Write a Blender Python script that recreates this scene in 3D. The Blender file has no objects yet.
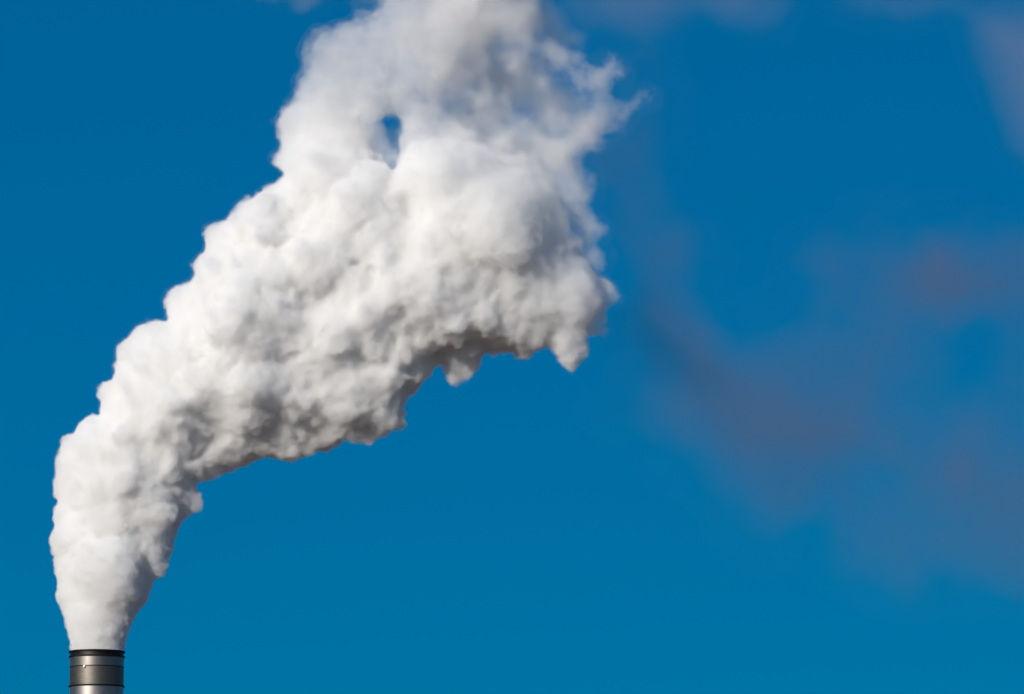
import bpy, math, random
import numpy as np
from mathutils import Vector, Matrix

scene = bpy.context.scene
COL = scene.collection

# ------------------------------------------------------------------ camera
W, H = 1024, 694
PX = 1.0 / 18.0                 # metres per photo pixel at the plume
DIST = 300.0                    # horizontal distance camera -> chimney
EYE = Vector((0.0, -DIST, 1.7))
FOCAL_PX = DIST / PX            # focal length in pixels (approx.)
PITCH = math.radians(8.4)
cam_d = bpy.data.cameras.new('camera')
cam_d.sensor_fit = 'HORIZONTAL'
cam_d.sensor_width = 36.0
cam_d.lens = FOCAL_PX * 36.0 / W
cam_d.clip_start = 1.0
cam_d.clip_end = 60000.0
cam = bpy.data.objects.new('camera', cam_d)
COL.objects.link(cam)
cam.location = EYE
cam.rotation_euler = (math.pi / 2 + PITCH, 0, 0)
scene.camera = cam
R_CAM = cam.rotation_euler.to_matrix()

def at(px, py, y=0.0):
    """world point seen at photo pixel (px,py) on the vertical plane Y=y"""
    d = R_CAM @ Vector(((px - W / 2) / FOCAL_PX, -(py - H / 2) / FOCAL_PX, -1.0))
    return EYE + d * ((y - EYE.y) / d.y)

# ------------------------------------------------------------------ sky + sun
SUN_AZ = math.radians(-142.0)     # direction towards the sun, measured from +Y (clockwise)
SUN_EL = math.radians(22.0)
world = bpy.data.worlds.new('World')
scene.world = world
world.use_nodes = True
nt = world.node_tree
nt.nodes.clear()
sky = nt.nodes.new('ShaderNodeTexSky')
sky.sky_type = 'NISHITA'
sky.sun_disc = False
sky.sun_elevation = SUN_EL
sky.sun_rotation = SUN_AZ
sky.altitude = 2500
sky.air_density = 1.0
sky.dust_density = 0.0
sky.ozone_density = 6.0
hs = nt.nodes.new('ShaderNodeHueSaturation')
hs.inputs['Saturation'].default_value = 3.6
hs.inputs['Hue'].default_value = 0.51
bg = nt.nodes.new('ShaderNodeBackground')
bg.inputs['Strength'].default_value = 0.157
wo = nt.nodes.new('ShaderNodeOutputWorld')
gm = nt.nodes.new('ShaderNodeGamma')      # polarising filter: deep, even blue
gm.inputs['Gamma'].default_value = 0.38
nt.links.new(sky.outputs[0], gm.inputs['Color'])
nt.links.new(gm.outputs[0], hs.inputs['Color'])
nt.links.new(hs.outputs[0], bg.inputs['Color'])
nt.links.new(bg.outputs[0], wo.inputs['Surface'])

sd = bpy.data.lights.new('sun', 'SUN')
sd.energy = 4.0
sd.angle = math.radians(0.53)
sd.color = (1.0, 0.935, 0.85)
sun = bpy.data.objects.new('sun', sd)
COL.objects.link(sun)
to_sun = Vector((math.sin(SUN_AZ) * math.cos(SUN_EL), math.cos(SUN_AZ) * math.cos(SUN_EL), math.sin(SUN_EL)))
sun.rotation_euler = to_sun.to_track_quat('Z', 'Y').to_euler()
sun.location = (-60, -200, 120)

scene.view_settings.view_transform = 'Standard'
scene.view_settings.look = 'None'
scene.view_settings.gamma = 1.0
scene.view_settings.exposure = 0.08
scene.view_settings.use_curve_mapping = False
cy = scene.cycles
cy.max_bounces = 32
cy.volume_bounces = 22
cy.diffuse_bounces = 4
cy.glossy_bounces = 4
cy.transparent_max_bounces = 128
cy.use_denoising = True
cy.sample_clamp_indirect = 0
cy.volume_step_rate = 4.6
cy.use_adaptive_sampling = True
cy.adaptive_threshold = 0.03
cy.adaptive_min_samples = 16
cy.volume_max_steps = 512

# ------------------------------------------------------------------ helpers
def link(o, parent=None):
    COL.objects.link(o)
    if parent is not None:
        o.parent = parent
    return o

def tag(o, label=None, category=None, group=None, kind=None):
    if label: o['label'] = label
    if category: o['category'] = category
    if group: o['group'] = group
    if kind: o['kind'] = kind
    return o

def eval_mesh(o, name):
    bpy.context.view_layer.update()
    dg = bpy.context.evaluated_depsgraph_get()
    me = bpy.data.meshes.new_from_object(o.evaluated_get(dg), depsgraph=dg)
    me.name = name
    return me

# ------------------------------------------------------------------ ground
def make_ground():
    S = 20000.0
    me = bpy.data.meshes.new('ground')
    me.from_pydata([(-S, -S, 0), (S, -S, 0), (S, S, 0), (-S, S, 0)], [], [(0, 1, 2, 3)])
    m = bpy.data.materials.new('dry_ground')
    m.use_nodes = True
    n = m.node_tree
    b = n.nodes['Principled BSDF']
    b.inputs['Roughness'].default_value = 0.95
    tc = n.nodes.new('ShaderNodeTexCoord')
    no = n.nodes.new('ShaderNodeTexNoise')
    no.inputs['Scale'].default_value = 0.03
    no.inputs['Detail'].default_value = 8
    cr = n.nodes.new('ShaderNodeValToRGB')
    cr.color_ramp.elements[0].position = 0.35
    cr.color_ramp.elements[0].color = (0.10, 0.062, 0.035, 1)
    cr.color_ramp.elements[1].position = 0.65
    cr.color_ramp.elements[1].color = (0.17, 0.11, 0.07, 1)
    n.links.new(tc.outputs['Object'], no.inputs['Vector'])
    n.links.new(no.outputs[0], cr.inputs[0])
    n.links.new(cr.outputs[0], b.inputs['Base Color'])
    me.materials.append(m)
    tag(link(bpy.data.objects.new('ground', me)), kind='structure')

make_ground()

# ------------------------------------------------------------------ chimney
RIM = at(97, 651.5)
BASE = Vector((RIM.x, 0, 0))
RAD = 27.0 * PX

def lathe(name, prof, mat, parent, seg=128, closed=False):
    verts, faces = [], []
    for r, z in prof:
        for k in range(seg):
            a = 2 * math.pi * k / seg
            verts.append((r * math.cos(a), r * math.sin(a), z))
    n = len(prof)
    for i in range(n if closed else n - 1):
        j = (i + 1) % n
        for k in range(seg):
            l = (k + 1) % seg
            faces.append((i * seg + k, i * seg + l, j * seg + l, j * seg + k))
    me = bpy.data.meshes.new(name)
    me.from_pydata(verts, [], faces)
    me.materials.append(mat)
    for p in me.polygons: p.use_smooth = True
    me.set_sharp_from_angle(angle=math.radians(35))
    o = bpy.data.objects.new(name, me)
    return link(o, parent)

def steel(name, col, rough, streak=0.12, metallic=1.0):
    m = bpy.data.materials.new(name)
    m.use_nodes = True
    n = m.node_tree
    b = n.nodes['Principled BSDF']
    b.inputs['Metallic'].default_value = metallic
    tc = n.nodes.new('ShaderNodeTexCoord')
    mp = n.nodes.new('ShaderNodeMapping')
    mp.inputs['Scale'].default_value = (1.2, 1.2, 9.0)
    no = n.nodes.new('ShaderNodeTexNoise')
    no.inputs['Scale'].default_value = 1.0
    no.inputs['Detail'].default_value = 6
    no2 = n.nodes.new('ShaderNodeTexNoise')
    no2.inputs['Scale'].default_value = 2.5
    no2.inputs['Detail'].default_value = 5
    mx = n.nodes.new('ShaderNodeMixRGB')
    mx.inputs[1].default_value = tuple(c * (1 - streak) for c in col) + (1,)
    mx.inputs[2].default_value = tuple(min(1, c * (1 + streak)) for c in col) + (1,)
    n.links.new(tc.outputs['Object'], mp.inputs['Vector'])
    n.links.new(mp.outputs[0], no.inputs['Vector'])
    n.links.new(tc.outputs['Object'], no2.inputs['Vector'])
    n.links.new(no.outputs[0], mx.inputs[0])
    n.links.new(mx.outputs[0], b.inputs['Base Color'])
    mr = n.nodes.new('ShaderNodeMapRange')
    mr.inputs['To Min'].default_value = rough - 0.08
    mr.inputs['To Max'].default_value = rough + 0.08
    n.links.new(no2.outputs[0], mr.inputs[0])
    n.links.new(mr.outputs[0], b.inputs['Roughness'])
    return m

def make_chimney():
    root = bpy.data.objects.new('chimney', None)
    root.location = BASE
    link(root)
    tag(root, 'round brushed steel chimney with dark ring flanges, white smoke pouring from its top', 'chimney')
    bright = steel('bright_steel', (0.34, 0.315, 0.29), 0.46)
    dull = steel('weathered_steel', (0.17, 0.152, 0.13), 0.52, 0.25)
    dark = steel('sooty_steel', (0.045, 0.038, 0.034), 0.5, 0.3)
    black = steel('black_steel', (0.008, 0.007, 0.007), 0.6, 0.2, 0.6)
    top = RIM.z
    p = PX
    t = 0.05
    def band(name, z0, z1, r, m):
        return lathe(name, [(r - t, z0), (r, z0), (r, z1), (r - t, z1)], m, root, closed=True)
    band('lower_shell', 0.0, top - 36 * p, RAD, bright)
    band('middle_shell', top - 34.6 * p, top - 16.6 * p, RAD, dull)
    band('upper_shell', top - 15.6 * p, top - 6.4 * p, RAD, steel('upper_steel', (0.25, 0.23, 0.205), 0.46))
    band('rim_shell', top - 5.0 * p, top - 1.4 * p, RAD - 0.01, dark)
    def flange(zc, h, out):
        return lathe('flange', [(RAD - t - 0.01, zc - h / 2), (RAD + out, zc - h / 2), (RAD + out, zc + h / 2), (RAD - t - 0.01, zc + h / 2)], black, root, closed=True)
    flange(top - 0.7 * p, 1.4 * p, 1.3 * p)
    flange(top - 5.7 * p, 1.3 * p, 1.2 * p)
    flange(top - 16.1 * p, 1.0 * p, 0.15 * p)
    flange(top - 35.3 * p, 1.3 * p, 1.2 * p)
    z = top - 55 * p
    while z > 2:
        flange(z, 1.3 * p, 1.2 * p)
        z -= 30 * p
    # stud on the joint; its sun glint is painted as a pale matte colour
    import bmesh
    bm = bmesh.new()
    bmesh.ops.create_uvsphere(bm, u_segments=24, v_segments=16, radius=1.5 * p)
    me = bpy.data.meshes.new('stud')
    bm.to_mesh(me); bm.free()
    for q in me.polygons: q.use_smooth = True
    me.materials.append(steel('painted_glint', (0.92, 0.9, 0.86), 0.5, 0.02, 0.0))
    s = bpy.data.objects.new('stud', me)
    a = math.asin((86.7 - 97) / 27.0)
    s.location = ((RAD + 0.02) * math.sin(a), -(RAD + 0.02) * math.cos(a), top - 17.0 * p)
    link(s, root)
    return root

make_chimney()

# ------------------------------------------------------------------ smoke
OUT = [(71,655),(70,640),(67,628),(64,616),(57,596),(60,579),(56,566),(57,554),(51,538),(56,525),(55,513),(61,501),
 (52,497),(55,487),(56,462),(55,458),(60,448),(60,438),(64,434),(76,432),(78,424),(84,419),(96,417),(103,414),
 (99,400),(99,381),(112,377),(113,365),(116,351),(120,342),(132,327),(151,320),(171,321),(166,306),(162,297),(171,287),(181,281),
 (195,275),(205,262),(207,230),(214,225),(223,223),(234,211),(238,199),(255,198),(267,187),(281,180),(281,168),(270,162),(269,156),
 (279,146),(283,139),(276,130),(275,121),(280,109),(294,89),(293,79),(298,67),(293,54),(305,38),(323,29),(341,31),(349,14),(359,10),
 (371,15),(379,2),(383,-30),(480,-60),(492,-20),(484,15),(476,40),(462,62),(450,88),(447,104),(460,118),(474,128),(482,142),(494,150),
 (508,152),(522,150),(538,158),(552,166),(560,182),(562,200),(570,222),(583,240),(590,260),(605,275),(620,289),(624,300),(612,312),(600,318),
 (607,335),(598,341),(594,338),(592,354),(585,364),(575,369),(564,363),(554,354),(545,350),(535,352),(528,366),(520,363),(515,350),
 (500,352),(487,352),(478,365),(465,385),(455,383),(447,375),(440,365),(430,380),(420,387),(412,395),(408,410),(398,430),(385,437),
 (378,445),(370,440),(362,449),(355,442),(340,445),(330,444),(315,448),(303,452),(295,458),(280,460),(262,458),(250,460),(246,468),
 (232,472),(220,478),(205,480),(195,482),(196,493),(198,505),(195,515),(185,513),(180,521),(179,528),(175,542),(170,556),(163,572),(153,580),
 (147,595),(139,607),(134,617),(129,633),(123,655)]
HOLE_A = [(368,124),(380,127),(392,121),(399,126),(396,140),(400,152),(393,160),(391,177),(384,168),(381,154),(374,147),(376,136)]

def seg_dist(P, poly):
    A = np.array(poly, float); B = np.roll(A, -1, 0)
    d2 = np.full(len(P), 1e18)
    ins = np.zeros(len(P), bool)
    for a, b in zip(A, B):
        ab = b - a
        t = np.clip(((P - a) @ ab) / (ab @ ab), 0, 1)
        q = P - a - t[:, None] * ab
        d2 = np.minimum(d2, (q * q).sum(1))
        c = ((a[1] > P[:, 1]) != (b[1] > P[:, 1]))
        with np.errstate(divide='ignore', invalid='ignore'):
            x = (b[0] - a[0]) * (P[:, 1] - a[1]) / (b[1] - a[1]) + a[0]
        ins ^= c & (P[:, 0] < x)
    d = np.sqrt(d2)
    return np.where(ins, d, -d)

def sdf2(P, holes=True):
    d = seg_dist(P, OUT)
    if holes:
        d = np.minimum(d, -seg_dist(P, HOLE_A))
    return d

rng = np.random.default_rng(7)

def grow(S, n, rmin, rmax, sink, keep, size_fn, min_gap):
    """puffs on the outside of the union of spheres S (k,4); returns new spheres"""
    out = []
    area = S[:, 3] ** 2
    pick = rng.choice(len(S), n * 6, p=area / area.sum())
    d = rng.normal(size=(n * 6, 3)); d /= np.linalg.norm(d, axis=1)[:, None]
    P = S[pick, :3] + d * S[pick, 3:4]
    # must lie on the outer skin
    ok = np.ones(len(P), bool)
    for i in range(0, len(P), 2000):
        D = np.linalg.norm(P[i:i + 2000, None, :] - S[None, :, :3], axis=2) - S[None, :, 3]
        ok[i:i + 2000] = D.min(1) > -0.35 * rmin
    P, d = P[ok], d[ok]
    r = rmin + (rmax - rmin) * rng.random(len(P)) ** 2.0
    r *= size_fn(P)
    P = P - d * (r * sink)[:, None]
    lim = sdf2(P[:, :2])
    ok = lim > r * keep
    P, r = P[ok], r[ok]
    acc = np.zeros((0, 4))
    for p, q in zip(P, r):
        if len(acc):
            dd = np.linalg.norm(acc[:, :3] - p, axis=1)
            if (dd < min_gap * (acc[:, 3] + q)).any():
                continue
        acc = np.vstack([acc, [*p, q]])
        if len(acc) >= n: break
    return acc

def along(P):
    """puff size factor: small at the chimney mouth, larger downwind"""
    s = np.clip((655 - P[:, 1]) / 300.0, 0, 1)
    return 0.35 + 0.65 * s

def build_spheres():
    g = np.stack(np.meshgrid(np.arange(45, 632, 3.0), np.arange(-58, 657, 3.0)), -1).reshape(-1, 2)
    d = sdf2(g)
    g, d = g[d > 6], d[d > 6]
    order = np.argsort(-d + rng.normal(size=len(d)) * 6)
    base = []
    for i in order:
        r = min(d[i] * 0.93, 62)
        p = g[i]
        if base:
            b = np.array(base)
            if (np.linalg.norm(b[:, :2] - p, axis=1) < 0.45 * np.maximum(b[:, 3], r) * 0.9).any():
                continue
        w = rng.normal() * 0.16 * min(d[i], 80) if r > 14 else rng.normal() * 0.25 * r
        if p[1] > 600: w *= 0.2
        base.append((p[0], p[1], w, r))
    base = np.array(base)
    # big rounded lobes seen on the side facing the camera (px, py, depth, radius)
    lobes = np.array([(185,395,-34,36),(222,408,-30,34),(120,455,-22,40),(150,440,-18,36),(112,520,-12,38),(98,590,-4,27),
        (300,165,-38,30),(330,185,-48,34),(365,215,-66,40),(270,235,-40,40),(320,270,-62,46),(240,300,-44,44),(400,290,-66,44),
        (330,330,-60,40),(290,400,-34,38),(350,390,-26,38),(420,330,-30,36),(460,320,-18,34),(520,300,-14,32),(470,250,-36,30),
        (555,285,-16,26),(395,425,-4,14),(345,436,-4,14),(282,446,-4,14),(540,215,-14,26),(430,190,-40,34),(420,60,-30,36),(360,60,-26,38),(420,120,-34,26),(330,110,-24,30)], float)
    mouth = np.array([(97, 672, 0, 23.5), (97, 660, 0, 24.5), (97, 650, 0, 24.0), (97, 640, 0, 25.5), (97, 630, 0, 28), (97, 618, 0, 31)], float)
    lim = sdf2(lobes[:, :2])
    lobes[:, 2] *= 0.5
    lobes[:, 3] = np.minimum(lobes[:, 3], np.maximum(lim * 0.97, 6))
    drips = np.array([(574, 358, 0, 14), (566, 348, 0, 14), (580, 346, 0, 12), (602, 330, 2, 9), (597, 318, 0, 12), (455, 374, -4, 10), (452, 362, 0, 14), (613, 299, 0, 10),
        (603, 292, 0, 13), (524, 352, 0, 9), (474, 356, 0, 11), (196, 506, 0, 6), (190, 500, 0, 9), (398, 424, 0, 10), (370, 436, 0, 9)], float)
    S0 = np.vstack([base, lobes, mouth, drips])
    L1 = grow(S0, 700, 11, 30, 0.6, 0.80, along, 0.34)
    S1 = np.vstack([S0, L1])
    L2 = grow(S1, 2600, 4.5, 12, 0.45, 0.55, along, 0.40)
    S2 = np.vstack([S1, L2])
    L3 = grow(S2, 8000, 2.0, 5.5, 0.2, -0.3, lambda P: 0.6 + 0.4 * along(P), 0.45)
    print('spheres', len(S0), len(L1), len(L2), len(L3))
    return S0, L1, L2, L3

def ico(sub):
    import bmesh
    bm = bmesh.new()
    bmesh.ops.create_icosphere(bm, subdivisions=sub, radius=1.0)
    v = np.array([q.co[:] for q in bm.verts]); f = np.array([[q.index for q in p.verts] for p in bm.faces])
    bm.free()
    return v, f

def mesh_np(name, V, F):
    me = bpy.data.meshes.new(name)
    me.vertices.add(len(V)); me.vertices.foreach_set('co', V.astype(np.float32).ravel())
    me.loops.add(F.size); me.loops.foreach_set('vertex_index', F.astype(np.int32).ravel())
    me.polygons.add(len(F)); me.polygons.foreach_set('loop_start', np.arange(0, F.size, F.shape[1], dtype=np.int32))
    me.update(calc_edges=True); me.validate()
    return me

def to_world(P):
    """(px, py, depth px) -> world metres, plume standing in the vertical plane over the chimney"""
    # exact ray-plane mapping, then the depth offset in metres
    dx = (P[:, 0] - W / 2) / FOCAL_PX; dy = -(P[:, 1] - H / 2) / FOCAL_PX
    M = np.array(R_CAM)
    D = np.stack([dx, dy, -np.ones(len(P))], 1) @ M.T
    t = (0 - EYE.y) / D[:, 1]
    out = np.array(EYE) + D * t[:, None]
    out[:, 1] += P[:, 2] * PX
    return out

def spheres_mesh(groups, grow_px=0.0):
    Vs, Fs, n = [], [], 0
    for S, sub in groups:
        v, f = ico(sub)
        C = to_world(S[:, :3])
        VV = (C[:, None, :] + v[None] * ((S[:, 3] + grow_px) * PX)[:, None, None]).reshape(-1, 3)
        FF = (f[None] + (np.arange(len(S)) * len(v))[:, None, None]).reshape(-1, 3) + n
        Vs.append(VV); Fs.append(FF); n += len(VV)
    return mesh_np('puffs', np.vstack(Vs), np.vstack(Fs))

def skin_material(name, fac):
    """the faint outer skin of the smoke: a mostly clear, slightly milky surface"""
    m = bpy.data.materials.new(name)
    m.use_nodes = True
    n = m.node_tree
    n.nodes.clear()
    out = n.nodes.new('ShaderNodeOutputMaterial')
    tr = n.nodes.new('ShaderNodeBsdfTransparent')
    df = n.nodes.new('ShaderNodeBsdfDiffuse')
    df.inputs['Color'].default_value = (0.85, 0.85, 0.85, 1)
    mx = n.nodes.new('ShaderNodeMixShader')
    mx.inputs[0].default_value = fac
    n.links.new(tr.outputs[0], mx.inputs[1]); n.links.new(df.outputs[0], mx.inputs[2])
    n.links.new(mx.outputs[0], out.inputs['Surface'])
    return m

def smoke_material(name, density, color, scale, detail, erode, gain, aniso=0.0, distortion=0.4, vary=0.0):
    """density grid times procedural fractal noise: D = clamp(grid*gain - erode*noise) * density"""
    m = bpy.data.materials.new(name)
    m.use_nodes = True
    n = m.node_tree
    n.nodes.clear()
    L = n.links.new
    out = n.nodes.new('ShaderNodeOutputMaterial')
    v = n.nodes.new('ShaderNodeVolumePrincipled')
    v.inputs['Color'].default_value = (*color, 1)
    v.inputs['Anisotropy'].default_value = aniso
    v.inputs['Density Attribute'].default_value = ''
    L(v.outputs[0], out.inputs['Volume'])
    at_ = n.nodes.new('ShaderNodeAttribute'); at_.attribute_name = 'density'
    tc = n.nodes.new('ShaderNodeNewGeometry')
    no = n.nodes.new('ShaderNodeTexNoise')
    no.inputs['Scale'].default_value = scale
    no.inputs['Detail'].default_value = detail
    no.inputs['Roughness'].default_value = 0.6
    no.inputs['Distortion'].default_value = distortion
    L(tc.outputs['Position'], no.inputs['Vector'])
    def mth(op, a, b, clamp=False):
        q = n.nodes.new('ShaderNodeMath'); q.operation = op; q.use_clamp = clamp
        for k, x in enumerate((a, b)):
            if isinstance(x, (int, float)): q.inputs[k].default_value = x
            else: L(x, q.inputs[k])
        return q.outputs[0]
    nz = n.nodes.new('ShaderNodeMapRange')
    nz.inputs['From Min'].default_value = 0.3; nz.inputs['From Max'].default_value = 0.7
    L(no.outputs[0], nz.inputs[0])
    g = mth('MULTIPLY', at_.outputs['Fac'], gain)
    e = mth('MULTIPLY', nz.outputs[0], erode)
    if vary:
        # tight and crisp just above the mouth, more ragged further on
        vn = n.nodes.new('ShaderNodeVectorMath'); vn.operation = 'DISTANCE'
        L(tc.outputs['Position'], vn.inputs[0]); vn.inputs[1].default_value = RIM
        q1 = n.nodes.new('ShaderNodeMapRange')
        q1.inputs['From Min'].default_value = 0.0; q1.inputs['From Max'].default_value = 330 * PX
        q1.inputs['To Min'].default_value = 0.25; q1.inputs['To Max'].default_value = 1.0
        L(vn.outputs['Value'], q1.inputs[0])
        e = mth('MULTIPLY', e, q1.outputs[0])
        q2 = n.nodes.new('ShaderNodeMapRange')
        q2.inputs['From Min'].default_value = 0.0; q2.inputs['From Max'].default_value = 330 * PX
        q2.inputs['To Min'].default_value = 2.4; q2.inputs['To Max'].default_value = 1.0
        L(vn.outputs['Value'], q2.inputs[0])
        g = mth('MULTIPLY', g, q2.outputs[0])
    d = mth('SUBTRACT', g, e, True)
    if vary:
        # the smoke thins out with distance from the chimney mouth
        vm = n.nodes.new('ShaderNodeVectorMath'); vm.operation = 'DISTANCE'
        L(tc.outputs['Position'], vm.inputs[0]); vm.inputs[1].default_value = at(250, 560)
        q = n.nodes.new('ShaderNodeMapRange'); q.interpolation_type = 'SMOOTHSTEP'
        q.inputs['From Min'].default_value = 310 * PX; q.inputs['From Max'].default_value = 520 * PX
        q.inputs['To Min'].default_value = 1.0; q.inputs['To Max'].default_value = vary
        L(vm.outputs['Value'], q.inputs[0])
        d = mth('MULTIPLY', mth('SUBTRACT', d, mth('MULTIPLY', mth('SUBTRACT', 1.0, q.outputs[0]), mth('MULTIPLY', nz.outputs[0], 0.8)), True), q.outputs[0])
    d = mth('MULTIPLY', d, density)
    L(d, v.inputs['Density'])
    return m

def fog_inside(name, hull, mat, voxel, band, parent):
    """a fog grid that fills the hull and thins out towards its surface"""
    vd = bpy.data.volumes.new(name)
    o = bpy.data.objects.new(name, vd)
    link(o, parent)
    md = o.modifiers.new('fill', 'MESH_TO_VOLUME')
    md.object = hull
    md.density = 1.0
    md.resolution_mode = 'VOXEL_SIZE'
    md.voxel_size = voxel
    md.interior_band_width = band
    vd.materials.append(mat)
    return o

def hull_mesh(name, groups, voxel, warps, smooth=2, grow_px=0.0, calm=False):
    """remesh a heap of puffs into one skin and roughen it with fractal noise"""
    tmp = bpy.data.objects.new('tmp', spheres_mesh(groups, grow_px)); COL.objects.link(tmp)
    rm = tmp.modifiers.new('r', 'REMESH'); rm.mode = 'VOXEL'; rm.voxel_size = voxel
    sm = tmp.modifiers.new('s', 'SMOOTH'); sm.iterations = smooth; sm.factor = 0.5
    plain = eval_mesh(tmp, 'plain') if calm else None
    for size, strength, depth in warps:
        tx = bpy.data.textures.new('billow', 'CLOUDS'); tx.noise_scale = size; tx.noise_depth = depth
        tx.noise_basis = 'IMPROVED_PERLIN'; tx.cloud_type = 'COLOR'
        dm = tmp.modifiers.new('d', 'DISPLACE'); dm.texture = tx; dm.texture_coords = 'GLOBAL'
        dm.direction = 'RGB_TO_XYZ'; dm.strength = strength; dm.mid_level = 0.5
    me = eval_mesh(tmp, name)
    bpy.data.objects.remove(tmp)
    if calm:
        n3 = len(me.vertices) * 3
        a = np.empty(n3, np.float32); b = np.empty(n3, np.float32)
        plain.vertices.foreach_get('co', a); me.vertices.foreach_get('co', b)
        a = a.reshape(-1, 3); b = b.reshape(-1, 3)
        w = np.linalg.norm(a - np.array(RIM), axis=1) / (150 * PX)
        w = np.clip(w, 0, 1)[:, None] ** 0.8 * 0.9 + 0.1
        me.vertices.foreach_set('co', (a + (b - a) * w).astype(np.float32).ravel())
        me.update()
        bpy.data.meshes.remove(plain)
    me.polygons.foreach_set('use_smooth', np.ones(len(me.polygons), bool))
    me.materials.clear()
    return me

def stroke(pts, step=0.5, jit=0.25, sub=3):
    """puffs strung along a path of (px, py, depth px, radius px)"""
    out = []
    P = np.array(pts, float)
    for a, b in zip(P[:-1], P[1:]):
        L = np.linalg.norm(b[:3] - a[:3]); t = 0.0
        while t < L:
            q = a + (b - a) * t / max(L, 1e-6)
            r = q[3]
            j = rng.normal(size=3) * r * jit * (1, 1, 1.3)
            out.append((*(q[:3] + j), r * (0.75 + 0.4 * rng.random())))
            t += r * step
    out.append(tuple(P[-1]))
    return np.array(out)

VOX = 0.072
def make_plume():
    S0, L1, L2, L3 = build_spheres()
    mesh = hull_mesh('smoke_plume', [(S0, 4), (L1, 3), (L2, 2), (L3, 1)], VOX, [(3.0, 1.3, 1), (0.8, 0.45, 5), (0.32, 0.22, 2)], smooth=1, grow_px=1.5, calm=True)
    print('hull verts', len(mesh.vertices))
    mesh.materials.append(skin_material('smoke_skin', 0.01))
    o = bpy.data.objects.new('smoke_plume', mesh)
    link(o)
    tag(o, 'thick billowing white smoke column leaning right out of the steel chimney', 'smoke plume')
    fog_inside('dense_smoke', o, smoke_material('white_smoke', 4.2, (0.9965, 0.9935, 0.989), 1.1, 3, 0.75, 2.0, distortion=0, vary=0.12), VOX, 0.42, o)
    # thinning, ragged part of the plume downwind
    strands = [
        [(470,-30,10,30),(505,0,12,26),(530,35,14,20),(560,55,12,18),(590,72,10,17),(600,95,8,16),(585,125,8,16),(560,150,4,18)],
        [(592,122,6,16),(612,116,4,15),(630,106,4,14),(644,97,4,12)],
        [(596,72,14,10),(604,58,14,8),(613,70,14,7),(614,92,14,7)],
        [(440,60,20,22),(455,100,18,20),(470,135,16,18),(500,150,12,18),(530,150,8,18)],
        [(470,90,24,14),(500,105,22,12),(520,125,20,12),(505,140,18,12)],
        [(480,50,24,14),(510,62,22,12),(530,70,20,10),(548,90,18,10)],
        [(560,150,10,22),(575,185,8,20),(588,225,6,18),(598,260,4,16)],
        [(455,170,30,24),(480,195,28,22),(500,215,26,24)],
        [(430,30,20,30),(460,10,16,30),(490,-10,12,28)],
        [(500,60,4,9),(515,80,2,8),(508,100,2,8),(525,118,2,9),(545,125,2,8)],
        [(432,100,20,12),(446,125,20,14),(452,150,20,14),(458,180,20,14),(470,205,16,14),(490,200,10,12)],
        [(460,70,10,12),(478,80,10,12),(486,100,10,12),(470,120,10,12),(462,150,8,12),(480,165,6,12),(500,160,4,12)],
        [(478,205,-16,11),(495,196,-20,12),(515,182,-20,14),(540,184,-18,13),(562,200,-14,12)],
        [(505,165,-6,12),(525,158,-6,14),(545,166,-6,12)],
        [(374,124,0,24),(386,150,0,22),(391,168,0,18)],
        [(308,354,0,14),(322,353,4,15),(338,352,0,14)],
        [(310,352,-6,5),(322,353,-4,4),(336,353,-4,5)],
        [(545,150,10,16),(560,170,8,16),(540,140,10,14)],
        [(540,75,6,8),(552,88,6,9),(545,104,6,8),(560,118,6,9)],
        [(475,110,8,10),(492,122,6,9),(512,128,6,9),(530,138,6,10)],
    ]
    St = np.vstack([stroke([(a, b, c * 0.5, r * 1.45) for a, b, c, r in p]) for p in strands])
    vm = hull_mesh('torn_veil', [(St, 2)], 0.13, [(2.4, 1.6, 2), (0.9, 0.8, 3)])
    vm.materials.append(skin_material('veil_skin', 0.004))
    vo = bpy.data.objects.new('torn_veil', vm); link(vo, o)
    tag(vo, 'thin torn blue-grey smoke with sky showing through')
    fog_inside('veil_smoke', vo, smoke_material('veil_smoke', 0.75, (0.985, 0.975, 0.97), 0.8, 5, 0.95, 1.35, distortion=0), 0.13, 1.1, vo)
    haze_ = [[(300,355,10,18),(325,355,10,18),(345,352,10,18)], [(370,150,10,30),(385,145,10,26),(400,140,10,26)], [(440,150,60,40),(480,190,60,44),(500,215,60,30)], [(400,20,60,50),(460,40,60,52),(520,70,60,48),(560,90,60,42),(590,110,60,30)],
             [(480,110,60,44),(520,150,60,44),(560,200,60,34)],
             [(470,-20,60,50),(530,0,60,40),(560,30,60,30)]]
    Sh = np.vstack([stroke(p, 0.6, 0.15) for p in haze_])
    hm = hull_mesh('faint_veil', [(Sh, 2)], 0.22, [(3.0, 1.5, 2), (1.2, 0.8, 2)])
    hm.materials.append(skin_material('faint_skin', 0.002))
    ho = bpy.data.objects.new('faint_veil', hm); link(ho, o)
    fog_inside('faint_smoke', ho, smoke_material('faint_smoke', 0.55, (0.95, 0.945, 0.93), 0.35, 4, 0.4, 1.3, distortion=0), 0.22, 2.0, ho)
    return o
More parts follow.
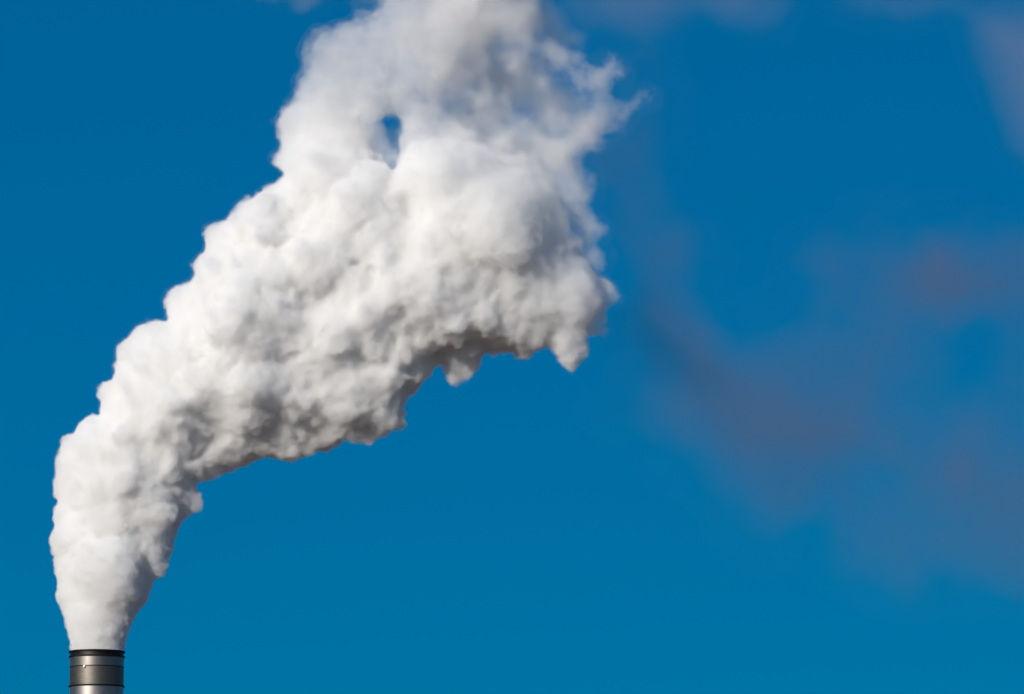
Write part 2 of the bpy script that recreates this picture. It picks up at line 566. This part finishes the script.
plume = make_plume()

def drift(name, label, cat, strands, density, color, voxel, band, scale, erode, gain):
    S = np.vstack([stroke(p, 0.45, 0.22) for p in strands])
    me = hull_mesh(name, [(S, 3)], voxel, [(6.0, 3.0, 2), (2.5, 1.2, 2)], 6)
    me.materials.append(skin_material(name + '_skin', 0.001))
    o = bpy.data.objects.new(name, me); link(o)
    tag(o, label, cat)
    fog_inside('smoke', o, smoke_material(name, density, color, scale, 4, erode, gain, distortion=0), voxel, band, o)
    return o

drift('drifting_smoke', 'faint brown smoke drifting across the open sky beyond the white plume', 'drifting smoke', [
    [(600,120,40,50),(620,180,50,60),(640,250,60,70),(680,330,80,85),(735,385,90,95),(800,400,90,85),(870,400,100,80),(930,440,110,80),(985,490,110,80),(1060,540,120,80)],
    [(880,200,110,60),(920,260,110,75),(980,260,110,80),(1060,250,110,80)],
    [(1010,300,110,60),(1020,380,110,70),(1030,460,110,80)],
    [(790,330,100,70),(860,270,110,70),(930,350,110,60)],
    [(620,330,80,60),(700,430,90,60),(790,480,100,70),(900,540,110,80)],
        [(690,340,150,70),(750,400,170,60),(840,430,170,70)],
        [(585,10,60,45),(630,50,60,50),(660,95,60,45),(620,130,60,50)],
    ], 0.072, (0.40, 0.21, 0.14), 0.35, 4.5, 0.17, 0.8, 1.3)
drift('smoke_wisp', 'thin pale smoke wisp above the bulging left flank of the plume', 'smoke wisp', [
    [(262,-22,30,22),(300,-20,30,26),(340,-14,30,26),(380,-8,30,22)]], 0.28, (0.80, 0.74, 0.74), 0.2, 1.5, 0.25, 0.6, 1.1)
drift('smoke_wisp', 'grey-white smoke wisp at the top edge of the sky, well clear of the plume', 'smoke wisp', [
    [(590,-20,60,50),(650,-15,60,50),(710,-10,60,50),(770,-30,60,40)],
    [(850,-18,60,34),(900,-12,60,38),(960,-16,60,36)],
    [(1000,10,60,60),(1025,60,60,70),(1060,120,60,60)]], 0.05, (0.75, 0.60, 0.56), 0.3, 2.2, 0.14, 0.5, 1.1)
